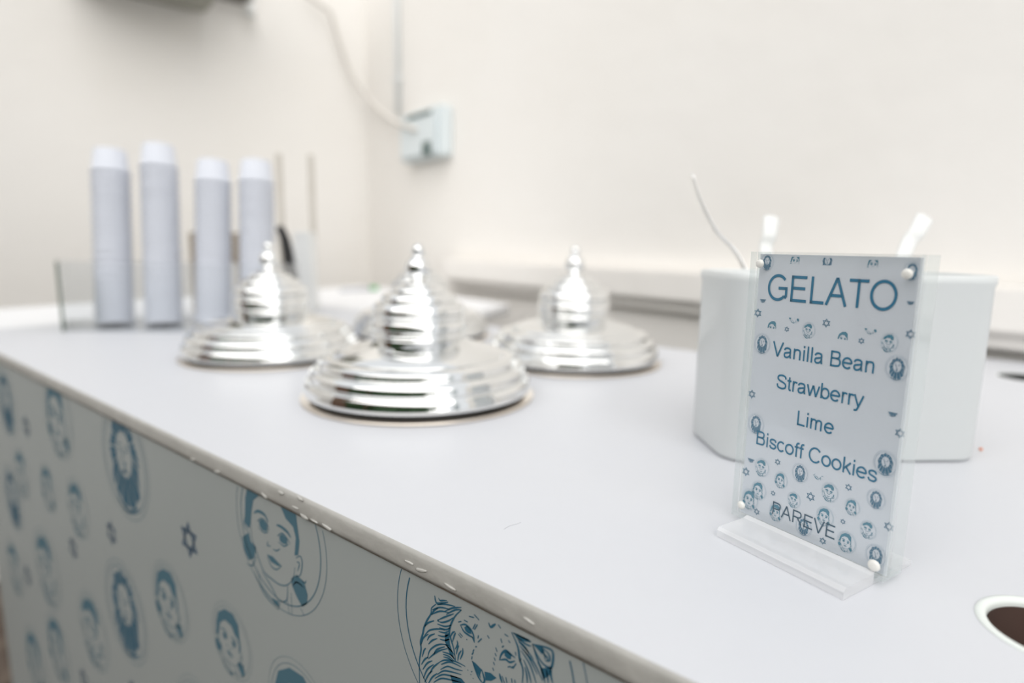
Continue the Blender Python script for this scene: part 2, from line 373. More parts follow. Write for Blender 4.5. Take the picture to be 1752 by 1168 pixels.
lion_px += Fm([(560,480),(590,470),(600,560),(640,690),(600,640),(560,540)], [(712,425),(735,415),(762,445),(770,480),(745,475),(722,455)], [(765,490),(782,505),(790,548)], [(1030,620),(1055,615),(1085,645),(1080,680),(1055,675),(1030,650)],
  [(775,690),(800,708),(850,760),(838,800),(842,830),(812,780)], [(872,775),(922,787),(968,827),(925,850),(880,845)], [(1090,465),(1220,520),(1240,548),(1150,530)], [(1310,750),(1400,742),(1390,800),(1335,840)], [(1260,566),(1330,580),(1345,620),(1325,640)],
  [(735,760),(745,762),(742,772)], [(765,770),(778,774),(770,784)], [(760,795),(770,797),(766,806)], [(778,825),(788,828),(782,836)], [(728,518),(738,522),(732,530)], [(600,800),(690,830),(720,867),(620,867)])
LC, LR = (-0.174, -0.036), 0.0605
lion_near = normalise(lion_px, (640, 980), 4.61, LC, LR)
# below the picture's lower edge the near lion goes on: muzzle, chin and lower mane
random.seed(3)
for k in range(40):
    a = math.radians(238+k*2.4); r0 = random.uniform(0.50, 0.58); r1 = random.uniform(0.74, 0.84)
    lion_near.append(('s', [(r0*math.cos(a), r0*math.sin(a)), ((r0+r1)/2*math.cos(a+0.08), (r0+r1)/2*math.sin(a+0.08)), (r1*math.cos(a), r1*math.sin(a))], 1.3))
lion_near += [('s', [(0.02,-0.42),(0.0,-0.52),(-0.12,-0.56),(-0.22,-0.5)], 1.6), ('s', [(0.0,-0.52),(0.12,-0.57),(0.24,-0.5)], 1.6), ('s', [(-0.14,-0.66),(0.0,-0.72),(0.16,-0.66)], 1.4)]
# the smaller lions: a pale face in a thick mane that falls to the chest
lion = []
for k in range(40):
    a0 = 2*PI*k/40; a1 = a0+2*PI/40*(0.86 if k % 3 else 0.6)
    def pt_(a, q):
        ix, iy = 0.33*math.cos(a), 0.40*math.sin(a)+0.14
        ox, oy = (0.62+0.04*math.sin(9*a))*math.cos(a), (0.78+0.03*math.cos(11*a))*math.sin(a)+0.02
        if math.sin(a) < -0.55: oy -= 0.05; ox *= 1.12
        return (ix+(ox-ix)*q, iy+(oy-iy)*q)
    lion.append(('f', [pt_(a0, 0.03), pt_(a0, 1), pt_(a1, 0.96), pt_(a1, 0)], 0))
lion += Fm([(-0.19,0.24),(-0.08,0.24),(-0.10,0.16)], [(0.08,0.24),(0.19,0.24),(0.10,0.16)], [(-0.08,0.0),(0.08,0.0),(0.0,-0.08)]) + S(2.2, [(0,-0.08),(0,-0.15),(-0.12,-0.18)], [(0,-0.15),(0.12,-0.18)], [(-0.06,0.2),(-0.07,0.02)], [(-0.22,0.30),(-0.10,0.31)], [(0.10,0.31),(0.22,0.30)], [(-0.45,-0.72),(-0.2,-0.86),(0.1,-0.86),(0.45,-0.7)])
woman_px = S(1.0, [(410,300),(415,370),(425,410),(450,480),(480,560),(520,600),(570,635),(610,635),(640,600),(650,540)], [(500,480),(520,530),(550,552),(577,532)], [(655,490),(680,480),(690,520),(680,580),(655,590)], [(660,510),(675,520),(665,560)],
  [(470,560),(520,640),(560,720)], [(610,640),(605,720),(560,722)], [(450,560),(470,640),(540,730)], [(430,560),(480,680),(560,770)], [(630,680),(635,800)], [(680,760),(700,800)], [(570,730),(560,770)], [(610,720),(620,790)],
  [(505,400),(500,420),(520,425)], [(530,440),(550,450),(570,440)], [(445,290),(470,275),(500,305),(508,345)], [(450,320),(480,350),(505,350)], [(555,370),(580,355),(605,380),(625,415)], [(560,400),(590,425),(615,415)],
  [(390,520),(420,530),(440,480)], [(380,260),(375,310),(400,350)], [(690,610),(705,625),(712,610)], [(640,640),(660,620),(700,650)])
woman_px += S(2.2, [(428,245),(450,235),(485,255),(505,295)], [(550,310),(575,320),(610,350),(628,380)])
woman_px += Fm([(380,160),(425,175),(415,230),(410,300),(400,330),(378,300)], [(365,375),(400,350),(410,400),(440,430),(430,490),(400,500),(375,450)], [(600,275),(660,290),(675,400),(668,475),(648,475),(655,380),(640,320)],
  [(455,285),(475,280),(500,310),(500,345),(475,340),(458,315)], [(565,370),(582,360),(608,385),(608,415),(585,412),(568,395)], [(498,468),(530,482),(577,532),(558,533),(520,510)],
  [(630,600),(660,580),(700,620),(720,690),(715,740),(690,755),(660,700),(635,640)], [(525,705),(560,725),(565,760),(540,740)])
woman_hair = Fm([(380,160),(400,60),(480,0),(580,30),(650,150),(660,290),(600,275),(560,180),(480,130),(425,175)])
WC, WR = (-0.3545, -0.0355), 0.055
woman = normalise(woman_px+woman_hair, (300, 800), 3.175, WC, WR)
sketch = [(k, p, w_*1.8) for k, p, w_ in woman if k == 's']+woman[-1:]
def clip(pts, lo, hi):
    for lim, sg_ in ((hi, 1), (lo, -1)):
        out = []
        for a, b in zip(pts, pts[1:]+pts[:1]):
            ia, ib = (lim-a[1])*sg_ >= 0, (lim-b[1])*sg_ >= 0
            if ia: out.append(a)
            if ia != ib: t = (lim-a[1])/(b[1]-a[1]); out.append((a[0]+(b[0]-a[0])*t, lim))
        pts = out
        if not pts: break
    return pts
def medallion(pr, art, c, r, base, rings=True, sx=1.0, ringw=1.0, part=None):
    lo, hi = {None: (-9, 9), 'top': (-0.05, 9), 'mid': (-0.35, 0.45), 'low': (-9, -0.42)}[part]
    for kind, pts, wd_ in art:
        if kind == 's':
            if min(p[1] for p in pts) < lo or max(p[1] for p in pts) > hi: continue
            pr.stroke([(c[0]+p[0]*r*sx, c[1]+p[1]*r) for p in pts], wd_*base)
        else:
            pts = clip(pts, lo, hi)
            if len(pts) > 2: pr.fill([(c[0]+p[0]*r*sx, c[1]+p[1]*r) for p in pts])
    if rings:
        pr.ring(c, r*sx*0.885, r*0.885, base*ringw); pr.ring(c, r*sx, r, base*0.6*ringw)

body = thing('cart_body', 'pale grey cart front printed with blue medallions and stars under the counter', 'cart', (0, 0, 0))
BL = -1.262
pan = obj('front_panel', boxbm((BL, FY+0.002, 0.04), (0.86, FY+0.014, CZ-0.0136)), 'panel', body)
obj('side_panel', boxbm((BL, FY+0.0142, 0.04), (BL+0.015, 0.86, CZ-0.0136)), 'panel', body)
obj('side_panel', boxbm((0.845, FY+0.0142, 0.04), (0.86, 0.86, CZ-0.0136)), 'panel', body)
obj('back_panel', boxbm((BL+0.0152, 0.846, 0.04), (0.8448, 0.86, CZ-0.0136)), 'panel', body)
obj('plinth', boxbm((BL+0.03, FY+0.04, 0.0), (0.82, 0.83, 0.0398)), 'dark_brown', body)
def panel_print(name, fn, m):
    pr = Print(Vector((0, FY+0.002, CZ)), Vector((1, 0, 0)), Vector((0, 0, 1)), Vector((0, -1, 0)), -0.0142)
    fn(pr); return obj(name, pr.bm, m, pan)
o = panel_print('printed_lion', lambda p: medallion(p, lion_near, LC, LR, 0.00082, ringw=0.9), 'ink'); tag(o, 'blue engraved lion head in a double circle')
o = panel_print('printed_portrait', lambda p: medallion(p, woman, WC, WR, 0.0011, ringw=0.8), 'ink2'); tag(o, 'blue drawn face of a woman with a braid in a double circle')
for (x, z, r, kind) in [(-0.625,-0.052,0.056,'l'), (-0.822,-0.045,0.05,'w'), (-1.018,-0.163,0.036,'s'), (-0.895,-0.151,0.032,'w'), (-0.784,-0.145,0.036,'s'), (-0.944,-0.277,0.055,'s'), (-0.661,-0.221,0.055,'l'),
                        (-0.544,-0.162,0.037,'w'), (-0.431,-0.149,0.031,'w'), (-0.773,-0.2925,0.048,'s'), (-0.935,-0.39,0.05,'w'), (-1.07,-0.475,0.055,'w'), (-1.09,-0.22,0.05,'l'), (-1.06,-0.07,0.05,'l'), (-1.13,-0.345,0.045,'s'),
                        (-0.338,-0.162,0.040,'w'), (-0.50,-0.262,0.045,'s'), (-0.60,-0.36,0.045,'l'), (-0.40,-0.30,0.05,'w'), (-0.28,-0.26,0.04,'s'), (-0.22,-0.16,0.036,'w'), (-0.09,-0.13,0.036,'s'), (0.03,-0.04,0.055,'w'), (-0.15,-0.25,0.055,'l'),
                        (0.2,-0.06,0.06,'l'), (0.1,-0.2,0.045,'s'), (0.36,-0.13,0.05,'w'), (-0.75,-0.45,0.05,'l'), (-0.9,-0.55,0.05,'w'), (-0.55,-0.5,0.05,'s'), (-0.35,-0.45,0.05,'l')]:
    art = dict(l=lion, w=woman, s=sketch)[kind]
    far = x < -0.5
    o = panel_print('printed_lion' if kind == 'l' else 'printed_portrait', lambda p: medallion(p, art, (x, z), r, (0.0016 if far else 0.0011)*r/0.055*(1.1 if kind == 'l' else 1), ringw=0.6), 'ink' if kind == 'l' else 'ink2')
for (x, z, r) in [(-0.494,-0.0866,0.0165), (-0.680,-0.141,0.0145), (-0.818,-0.205,0.0155), (-1.056,-0.33,0.018), (-0.967,-0.0864,0.0165), (-0.832,-0.385,0.016), (-0.45,-0.21,0.013), (-0.27,-0.19,0.012), (-0.04,-0.07,0.014), (0.12,-0.11,0.014), (-0.52,-0.42,0.016), (-0.66,-0.31,0.012), (0.28,-0.2,0.014)]:
    panel_print('printed_star', lambda p: p.hexagram((x, z), r, r*0.15), 'star')

# ================================================================== side table behind the cart
st = thing('side_table', 'plain white table behind the far end of the cart against the walls', 'table', (0, 0, 0))
cn = onplane(640, 494, WP, wn)
outl = [(-1.70, -0.05), (-1.352, -0.05), (-1.352, 0.893), (-0.93, 0.893), (-1.02, 1.26), (-1.65, 1.42), (-1.86, 1.42)]
obj('table_top', curve_mesh(outl, [], CZ-0.03, CZ-0.001), 'sheet', st)
for lx, ly in [(-1.6, 0.0), (-1.42, 0.0), (-1.75, 1.33), (-1.05, 1.0)]:
    obj('leg', boxbm((lx-0.02, ly-0.02, 0), (lx+0.02, ly+0.02, CZ-0.03), 0.003), 'grey', st)

# ================================================================== chrome lids
def tiers(steps, fl_=0.55, lean=0.21, k=4):
    out = []
    for (r0, z0), (r1, z1) in zip(steps, steps[1:]):          # each tier: tucked foot, slightly leaning flank, rounded crown
        h = z1-z0; d = r0-r1; zf = z0+fl_*h; rf = r0-lean*(fl_-0.12)*h
        out += smooth([(r0-0.10*h, z0), (r0, z0+0.12*h), ((r0+rf)/2, z0+(0.12+fl_)/2*h), (rf, zf), (rf-0.16*d, z1-0.24*h), (r1+0.42*d, z1-0.07*h), (r1-0.10*h, z1)], k)
    return out
def make_lid():
    root = thing('chrome_lid', 'x', 'lid')
    obj('base_rim', lathe([(0.100, 0.0003), (0.1185, 0.0003), (0.120, 0.0012), (0.1198, 0.0026), (0.1185, 0.0032), (0.100, 0.0032)], 96), 'rim', root, True)
    obj('gap_shade', lathe([(0.09, 0.0033), (0.1115, 0.0033), (0.1115, 0.0078), (0.09, 0.0078)], 96), 'black', root, True)  # black ring put in for the shaded gap between rim and dome
    prof = [(0.095, 0.0079), (0.1135, 0.0079), (0.1160, 0.0088)]
    prof += tiers([(0.1165, 0.0095), (0.1110, 0.0225), (0.1020, 0.0345), (0.0890, 0.0440)], 0.58, 0.19)
    prof += smooth([(0.0880, 0.0440), (0.0875, 0.0452), (0.0800, 0.0486), (0.0690, 0.0520), (0.0575, 0.0552), (0.0500, 0.0585), (0.0462, 0.0615)], 4)
    obj('dome', lathe(prof, 96), 'chrome', root, True)
    roll = lambda r, b_, z0, z1, k=10: [(r+b_*math.sin(PI*i/k), z0+(z1-z0)*i/k) for i in range(k+1)]
    p2 = roll(0.0462, 0.0034, 0.0616, 0.0690)+[(0.0484, 0.0694), (0.0496, 0.0700), (0.0492, 0.0740), (0.0486, 0.0780), (0.0478, 0.0800)]+roll(0.0464, 0.0026, 0.0804, 0.0862)
    obj('collar', lathe(p2, 96), 'chrome', root, True)
    p3 = [(0.044, 0.0863)]+tiers([(0.0478, 0.0866), (0.0385, 0.0980), (0.0282, 0.1070), (0.0192, 0.1135), (0.0115, 0.1172)], 0.45, 0.18)+[(0.0085, 0.1180), (0.0080, 0.1200)]
    obj('cap', lathe(p3, 96), 'chrome', root, True)
    p4 = [(0.0078, 0.1201)]+[(0.0132*math.cos(a), 0.1318+0.0132*math.sin(a)) for a in [math.radians(d) for d in range(-55, 66, 10)]]
    p4 += [(0.0052, 0.1445)]+[(0.0068*math.cos(a), 0.1497+0.0068*math.sin(a)) for a in [math.radians(d) for d in range(-40, 81, 10)]]+[(0, 0.1565)]
    obj('knob', lathe(p4, 48), 'chrome', root, True)
    return root
def copy_tree(o, parent=None):
    c = o.copy(); C.objects.link(c); c.parent = parent
    for ch in list(o.children): copy_tree(ch, c)
    return c
lid0 = make_lid()
for i, (x, y, a, lab) in enumerate([(-0.4625, 0.4241, 0, 'nearest and largest-looking stepped chrome lid, in the middle of the counter'), (-0.4469, 0.6936, 0.4, 'stepped chrome lid at the back, between the front lid and the white spoon tub'),
                                    (-0.7791, 0.4410, 0.9, 'stepped chrome lid on the left, in front of the paper cup stacks'), (-0.7690, 0.7080, 0.2, 'stepped chrome lid almost hidden behind the nearest lid')]):
    o = lid0 if i == 0 else copy_tree(lid0)
    o.location = (x, y, CZ); o.rotation_euler = (0, 0, a); o['label'] = lab; o['group'] = 'chrome lids over the gelato wells'

# ================================================================== the sign
SA = math.radians(-19.4645); SW, SH, SB = 0.0846, 0.1515, 0.003
u = Vector((math.cos(SA), math.sin(SA), 0)); nb = Vector((-math.sin(SA), math.cos(SA), 0)); zz = Vector((0, 0, 1))
S0 = Vector((-0.106, 0.3405, SB))
sg = thing('menu_sign', 'clear acrylic gelato menu sign with blue lettering standing on the counter', 'sign', (S0.x, S0.y, CZ), (0, 0, SA))
def sbox(name, lo, hi, m, bev=0.0, parent=sg): return obj(name, boxbm(lo, hi, bev), m, parent)
# local frame of the sign: x along it, y to the back, z up
CD = 0.0052
for nm, lo, hi in (('front_plate', 0.0, CD-0.0002), ('back_plate', CD+0.0008, 0.0175)):
    bmx = boxbm((0, lo, SB), (SW, hi, SB+SH)); o = obj(nm, bmx, 'acrylic', sg); o.data.materials.append(M['acrylic_edge'])
    for p in o.data.polygons:
        if abs(p.normal.y) < 0.5: p.material_index = 1
    tag(o, 'clear acrylic plate')
card = sbox('printed_card', (0.0022, CD, SB+0.0012), (SW-0.0012, CD+0.0006, SB+SH-0.0012), 'card'); tag(card, 'pale blue printed menu card')
cp = S0+nb*CD
def suv(x, y):
    p = onplane(x, y, cp, nb)-cp; return (p.dot(u), p.z+0.0)
def spr(name, fn, m, lab=None):
    pr = Print(Vector((0, CD, SB)), Vector((1, 0, 0)), Vector((0, 0, 1)), Vector((0, -1, 0)))
    fn(pr); o = obj(name, pr.bm, m, card)
    if lab: o['label'] = lab
    return o
def arc(cx, cy, rx, ry, a0, a1, n=26): return [(cx+rx*math.cos(math.radians(a0+(a1-a0)*i/n)), cy+ry*math.sin(math.radians(a0+(a1-a0)*i/n))) for i in range(n+1)]
sm_ = lambda *p: smooth(list(p), 6)
EM = 0.716; XH = 0.519
GL = {
 'G': (.778, [arc(.395, .358, .325, .335, 42, 318), [(.42, .345), (.70, .345)], [(.70, .387), (.70, .105)], [(.635, .13), (.71, .09)]]),
 'E': (.667, [[(.12, 0), (.12, .716)], [(.08, .675), (.60, .675)], [(.12, .375), (.56, .375)], [(.08, .042), (.62, .042)]]),
 'L': (.556, [[(.115, 0), (.115, .716)], [(.075, .042), (.52, .042)]]),
 'A': (.667, [[(.04, 0), (.335, .716)], [(.63, 0), (.335, .716)], [(.16, .26), (.51, .26)]]),
 'T': (.611, [[(.305, 0), (.305, .716)], [(.025, .675), (.585, .675)]]),
 'O': (.778, [arc(.39, .358, .325, .335, 0, 360, 44)]),
 'C': (.722, [arc(.385, .358, .32, .335, 38, 322)]),
 'V': (.667, [[(.04, .716), (.333, 0)], [(.627, .716), (.333, 0)]]),
 'B': (.667, [[(.115, 0), (.115, .716)], [(.1, .675), (.36, .675)], sm_((.36, .675), (.49, .65), (.54, .535), (.49, .415), (.36, .385)), [(.1, .385), (.38, .385)], sm_((.38, .385), (.53, .345), (.58, .215), (.53, .085), (.38, .042)), [(.1, .042), (.38, .042)]]),
 'P': (.667, [[(.12, 0), (.12, .716)], [(.1, .675), (.38, .675)], sm_((.38, .675), (.53, .64), (.58, .505), (.53, .37), (.38, .33)), [(.1, .33), (.38, .33)]]),
 'R': (.722, [[(.12, 0), (.12, .716)], [(.1, .675), (.42, .675)], sm_((.42, .675), (.56, .64), (.605, .52), (.56, .4), (.42, .355)), [(.1, .355), (.42, .355)], [(.38, .355), (.66, 0)]]),
 'S': (.667, [sm_((.585, .51), (.535, .63), (.335, .678), (.15, .63), (.105, .52), (.19, .42), (.42, .345), (.575, .26), (.585, .12), (.47, .05), (.33, .038), (.14, .09), (.085, .24))]),
 'a': (.556, [sm_((.075, .365), (.13, .455), (.27, .482), (.40, .44), (.425, .33), (.425, .14), (.46, .01)), sm_((.425, .295), (.26, .265), (.11, .225), (.085, .12), (.15, .04), (.28, .045), (.40, .13), (.425, .22))]),
 'n': (.556, [[(.105, 0), (.105, .519)], sm_((.105, .33), (.16, .44), (.29, .478), (.41, .435), (.44, .32), (.44, .15), (.44, 0))]),
 'm': (.833, [[(.105, 0), (.105, .519)], sm_((.105, .33), (.15, .44), (.25, .478), (.36, .44), (.385, .33), (.385, .15), (.385, 0)), sm_((.385, .33), (.44, .44), (.54, .478), (.65, .44), (.675, .33), (.675, .15), (.675, 0))]),
 'i': (.222, [[(.11, 0), (.11, .519)], [(.11, .615), (.11, .716)]]),
 'l': (.222, [[(.11, 0), (.11, .716)]]),
 'e': (.556, [[(.06, .26), (.50, .26)], arc(.278, .255, .225, .228, 0, 318)]),
 'o': (.556, [arc(.278, .258, .222, .228, 0, 360, 36)]),
 'c': (.5, [arc(.268, .258, .21, .228, 45, 318)]),
 't': (.278, [sm_((.14, .66), (.14, .3), (.14, .12), (.18, .045), (.26, .04)), [(.02, .478), (.26, .478)]]),
 'r': (.333, [[(.105, 0), (.105, .519)], sm_((.105, .3), (.14, .43), (.22, .478), (.33, .45))]),
 'w': (.722, [[(.03, .519), (.19, 0)], [(.36, .51), (.19, 0)], [(.36, .51), (.53, 0)], [(.69, .519), (.53, 0)]]),
 'b': (.556, [[(.10, 0), (.10, .716)], arc(.295, .258, .20, .228, 0, 360, 36)]),
 'y': (.5, [[(.03, .519), (.25, .01)], sm_((.47, .519), (.25, -.02), (.19, -.14), (.12, -.175), (.05, -.165))]),
 'f': (.278, [sm_((.29, .67), (.2, .67), (.14, .6), (.14, .5), (.14, .25), (.14, 0)), [(.02, .478), (.27, .478)]]),
 'k': (.5, [[(.10, 0), (.10, .716)], [(.44, .519), (.10, .18)], [(.21, .30), (.47, 0)]]),
 's': (.5, [sm_((.425, .36), (.385, .45), (.25, .482), (.12, .45), (.085, .375), (.14, .30), (.28, .255), (.41, .205), (.435, .13), (.36, .055), (.25, .035), (.115, .07), (.07, .165))]),
 ' ': (.278, [])}
def text(body_, pl, pr_, pt, m, sw=0.086):
    a = suv(*pl); b = suv(*pr_); t = suv(*pt)
    x = 0; polys = []
    for ch in body_:
        adv, ss = GL[ch]
        polys += [[(px_+x, py_) for px_, py_ in l] for l in ss]; x += adv
    xs = [p[0] for l in polys for p in l]; xa, xb = min(xs)-sw/2, max(xs)+sw/2
    sx = (b[0]-a[0])/(xb-xa); sy = (t[1]-a[1])/EM; z0 = (a[1]+b[1])/2
    tmp_ = Print(Vector((0, 0, 0)), Vector((sx, 0, 0)), Vector((0, 0, sy)), Vector((0, 0, 0)))
    for l in polys: tmp_.stroke(l, sw, False, False)
    for v in tmp_.bm.verts: v.co = Vector((v.co.x+a[0]-xa*sx, CD-0.00025, SB+z0+v.co.z))
    o = obj('lettering', tmp_.bm, m, card); o['label'] = 'blue lettering reading '+body_ if m == 'tink' else 'dark lettering reading '+body_
    return o
text('GELATO', (1312.7, 511), (1532.8, 534), (1312.7, 467.5), 'tink', 0.08)
text('Vanilla Bean', (1321.3, 607), (1494.9, 640), (1321.3, 582), 'tink')
text('Strawberry', (1328.5, 663), (1477.5, 698), (1328.5, 638), 'tink')
text('Lime', (1362.6, 726.5), (1426, 743), (1362.6, 701.5), 'tink')
text('Biscoff Cookies', (1293.8, 758), (1499.9, 827), (1293.8, 734), 'tink')
text('PAREVE', (1320.9, 878), (1429, 923.5), (1322.5, 856.5), 'tink3', 0.075)
def srad(x, y, hh):
    return (suv(x, y-hh)[1]-suv(x, y+hh)[1])/2
LI, WO, SK = lion, woman, sketch
icons = [(1298.6,448,15,'l',None), (1362.5,446,15,'w','mid'), (1415.7,448,16,'l','mid'), (1496,452,16,'w','mid'), (1561,464,17,'l',None), (1287,505,12,'l','low'), (1571,511,13,'l','low'),
  (1322.4,561,15,'w','top'), (1384,565,14,'s',None), (1361,538,15,'w','low'), (1444,580,16,'w','top'), (1492.7,556,16,'w','low'), (1522,585.7,17,'s',None), (1288.8,585.7,18,'l',None), (1546,632,23,'l',None),
  (1279,721,18,'l',None), (1528.5,698.6,16,'l','low'), (1527.4,797,23,'l',None), (1268,773,13,'l','low'), (1304,799.4,16,'s',None), (1336.5,821,14.5,'w',None), (1369,809,17,'l',None), (1402.7,805,16,'s','low'), (1420,841.7,17,'s',None),
  (1298.6,838.5,16.5,'w',None), (1499,854,18,'l',None), (1269.5,848,18,'w',None), (1358.8,855,14,'s',None), (1328.5,875.8,16,'w',None), (1375,900.7,17,'l',None), (1412,883.4,17.5,'w',None), (1458.6,867,15,'w',None), (1485.7,906,16,'s',None),
  (1448.9,926.8,18.5,'w',None), (1505,953,20,'l',None)]
random.seed(5)
for (x, y, hh, k, part) in icons:
    c = suv(x, y); r = srad(x, y, hh); art = dict(l=LI, w=WO, s=SK)[k]
    sxx = 0.86
    if c[0]-r*sxx < 0.0026: c = (0.0026+r*sxx, c[1])
    if c[0]+r*sxx > SW-0.0016: c = (SW-0.0016-r*sxx, c[1])
    spr('printed_lion' if k == 'l' else 'printed_portrait', lambda p: medallion(p, art, c, r, r*0.030, rings=part is None, sx=sxx, ringw=0.55, part=part), 'tink' if k == 'l' else 'tink2')
for (x, y, hh) in [(1296.8,535.4,8), (1346.3,563,5), (1414,552.5,8), (1474,583,6), (1558,571.6,9), (1286.6,674,8), (1540,741,9), (1330.7,790,6), (1276.4,806.6,8), (1452,833.5,6.5), (1322.9,843.5,5), (1387,849.3,8.5), (1294.8,875,6), (1442.3,892,5), (1407.9,925,6.5), (1521,900.7,9), (1481.4,978.8,6.5)]:
    c = suv(x, y); r = srad(x, y, hh)
    spr('printed_star', lambda p: p.hexagram(c, r, r*0.13), 'tink')
fpo = S0
for (x, y, r) in [(1300.7,451,7.4), (1552.5,468.6,9.5), (1268.8,863.5,6.8), (1495.5,967,10)]:
    p = onplane(x, y, fpo, nb)-fpo; q = (p.dot(u), 0, p.z+SB)
    rr = (onplane(x, y-r, fpo, nb)-onplane(x, y+r, fpo, nb)).z/2
    g = obj('magnet_button', lathe([(0, 0.0016), (rr*0.55, 0.0015), (rr*0.9, 0.0010), (rr, 0.0003), (rr, 0)], 24), 'magnet', sg, True, q, (PI/2, 0, 0)); tag(g, 'pearly round button')
# wedge foot in front of the plates
def loc2(x, y, z): p = onz(x, y, z)-S0; return p.dot(u), p.dot(nb)
fl_ = loc2(1227, 917, 0.0); fr_ = loc2(1441, 1028, 0.0)
tl_ = onplane(1256, 873, S0, nb); tr_ = onplane(1469.5, 961.5, S0, nb)
x0, x1 = fl_[0], fr_[0]; yf = (fl_[1]+fr_[1])/2; zt = (tl_.z+tr_.z)/2
bmw = bmesh.new()
pf = [(-0.0003, 0.0002), (yf, 0.0002), (yf, 0.0040), (yf+0.0018, 0.0055), (-0.0035, zt-0.001), (-0.0003, zt)]
a = [bmw.verts.new((x0, y, z)) for y, z in pf]; b = [bmw.verts.new((x1, y, z)) for y, z in pf]
bmw.faces.new(a); bmw.faces.new(b)
for i in range(len(pf)): bmw.faces.new((a[i], a[(i+1) % len(pf)], b[(i+1) % len(pf)], b[i]))
o = obj('wedge_foot', bmw, 'base', sg); tag(o, 'frosted clear wedge foot')
sbox('foot_plate', (x0, 0.0, 0.0002), (x1, 0.035, 0.0028), 'base')
for k in range(3):
    yy = yf+0.004+k*0.004
    obj('foot_groove', boxbm((x0+0.001, yy, 0.0010), (x1-0.001, yy+0.0005, 0.0016)), 'grey', sg)

# ================================================================== spoon tub
TA = math.radians(42); tu = Vector((math.cos(TA), math.sin(TA), 0)); tn = Vector((-math.sin(TA), math.cos(TA), 0))
fl2 = onz(1242, 795); fr2 = onz(1672, 785)
TWd = (fr2-fl2).dot(tu); TDp = 0.088; TH_ = atdepth(1272, 464, 0.452).z
tub_o = Vector((fl2.x, fl2.y, 0))
def rrect(x0, y0, x1, y1, r, k=8):
    out = []
    for cx, cy, a0 in ((x1-r, y0+r, -90), (x1-r, y1-r, 0), (x0+r, y1-r, 90), (x0+r, y0+r, 180)):
        for i in range(k+1):
            a = math.radians(a0+90*i/k); out.append((cx+r*math.cos(a), cy+r*math.sin(a)))
    return out
def tub_mesh(w_, d_, h_, r, t):
    bm = bmesh.new(); levels = []
    spec = [(0.006, 0.0003, r), (0.002, 0.001, r), (0.0, 0.004, r), (0.0, h_-0.008, r), (-0.0012, h_-0.006, r), (-0.0012, h_-0.001, r), (0.0, h_, r), (t-0.0006, h_, r), (t, h_-0.001, r), (t, 0.005, r), (t+0.004, 0.003, r)]
    for ins, z, rr in spec: levels.append([bm.verts.new((x, y, z)) for x, y in rrect(ins, ins, w_-ins, d_-ins, max(rr-ins, 0.003))])
    n = len(levels[0])
    for A_, B_ in zip(levels, levels[1:]):
        for k in range(n): bm.faces.new((A_[k], A_[(k+1) % n], B_[(k+1) % n], B_[k]))
    bm.faces.new(levels[0]); bm.faces.new(levels[-1]); return bm
tub = obj('spoon_tub', tub_mesh(TWd, TDp, TH_, 0.022, 0.004), 'tub', None, True, (tub_o.x, tub_o.y, CZ), (0, 0, TA))
tag(tub, 'white plastic tub with rounded corners holding spoons behind the menu sign', 'tub')
cr_ = bmesh.new(); bmesh.ops.create_icosphere(cr_, subdivisions=2, radius=0.0012)
for v in cr_.verts: v.co *= 1+random.uniform(-0.2, 0.2)
p = onz(1678, 768, 0.001); tag(obj('candy_crumb', cr_, 'orange', None, True, V3(p)), 'tiny orange crumb on the counter at the tub corner', 'crumb')
def ribbon(pts, w0, w1, th, side):
    bm = bmesh.new(); pts = [Vector(p) for p in smooth([tuple(q) for q in pts], 6)]; rings = []; k = len(pts)-1
    for i, p in enumerate(pts):
        t = (pts[min(i+1, k)]-pts[max(i-1, 0)]).normalized(); sd_ = (side-t*side.dot(t)).normalized(); nn = t.cross(sd_)
        w_ = w0+(w1-w0)*i/k
        if i == 0: w_ *= 0.6
        rings.append([bm.verts.new(p+sd_*a*w_/2+nn*b*th/2) for a, b in ((-1, -.5), (-.7, -1), (.7, -1), (1, -.5), (1, .5), (.7, 1), (-.7, 1), (-1, .5))])
    for x, y in zip(rings, rings[1:]):
        for j in range(8): bm.faces.new((x[j], x[(j+1) % 8], y[(j+1) % 8], y[j]))
    bm.faces.new(rings[0]); bm.faces.new(rings[-1]); return bm
def spoon_blade(p, t, sd_, L=0.05, W=0.036):
    bm = bmesh.new(); rows = []
    nn = t.cross(sd_)
    for i in range(9):
        s = i/8; w_ = W*(0.22+0.78*math.sin(min(1, s*1.25)*PI/2)) * (1 if s < 0.85 else 0.92)
        rows.append([p+t*L*s+sd_*w_*(j/4-0.5)+nn*0.006*(1-(2*j/4-1)**2) for j in range(5)])
    top = [[bm.verts.new(v) for v in r] for r in rows]; bot = [[bm.verts.new(v-nn*0.0012) for v in r] for r in rows]
    for G in (top, bot):
        for a_, b_ in zip(G, G[1:]):
            for j in range(4): bm.faces.new((a_[j], a_[j+1], b_[j+1], b_[j]))
    for a_, b_ in zip(top, bot):
        pass
    edge_t = [r[0] for r in top]+top[-1][1:]+[r[4] for r in reversed(top[:-1])]+list(reversed(top[0][1:4]))
    edge_b = [r[0] for r in bot]+bot[-1][1:]+[r[4] for r in reversed(bot[:-1])]+list(reversed(bot[0][1:4]))
    n = len(edge_t)
    for k in range(n): bm.faces.new((edge_t[k], edge_t[(k+1) % n], edge_b[(k+1) % n], edge_b[k]))
    return bm
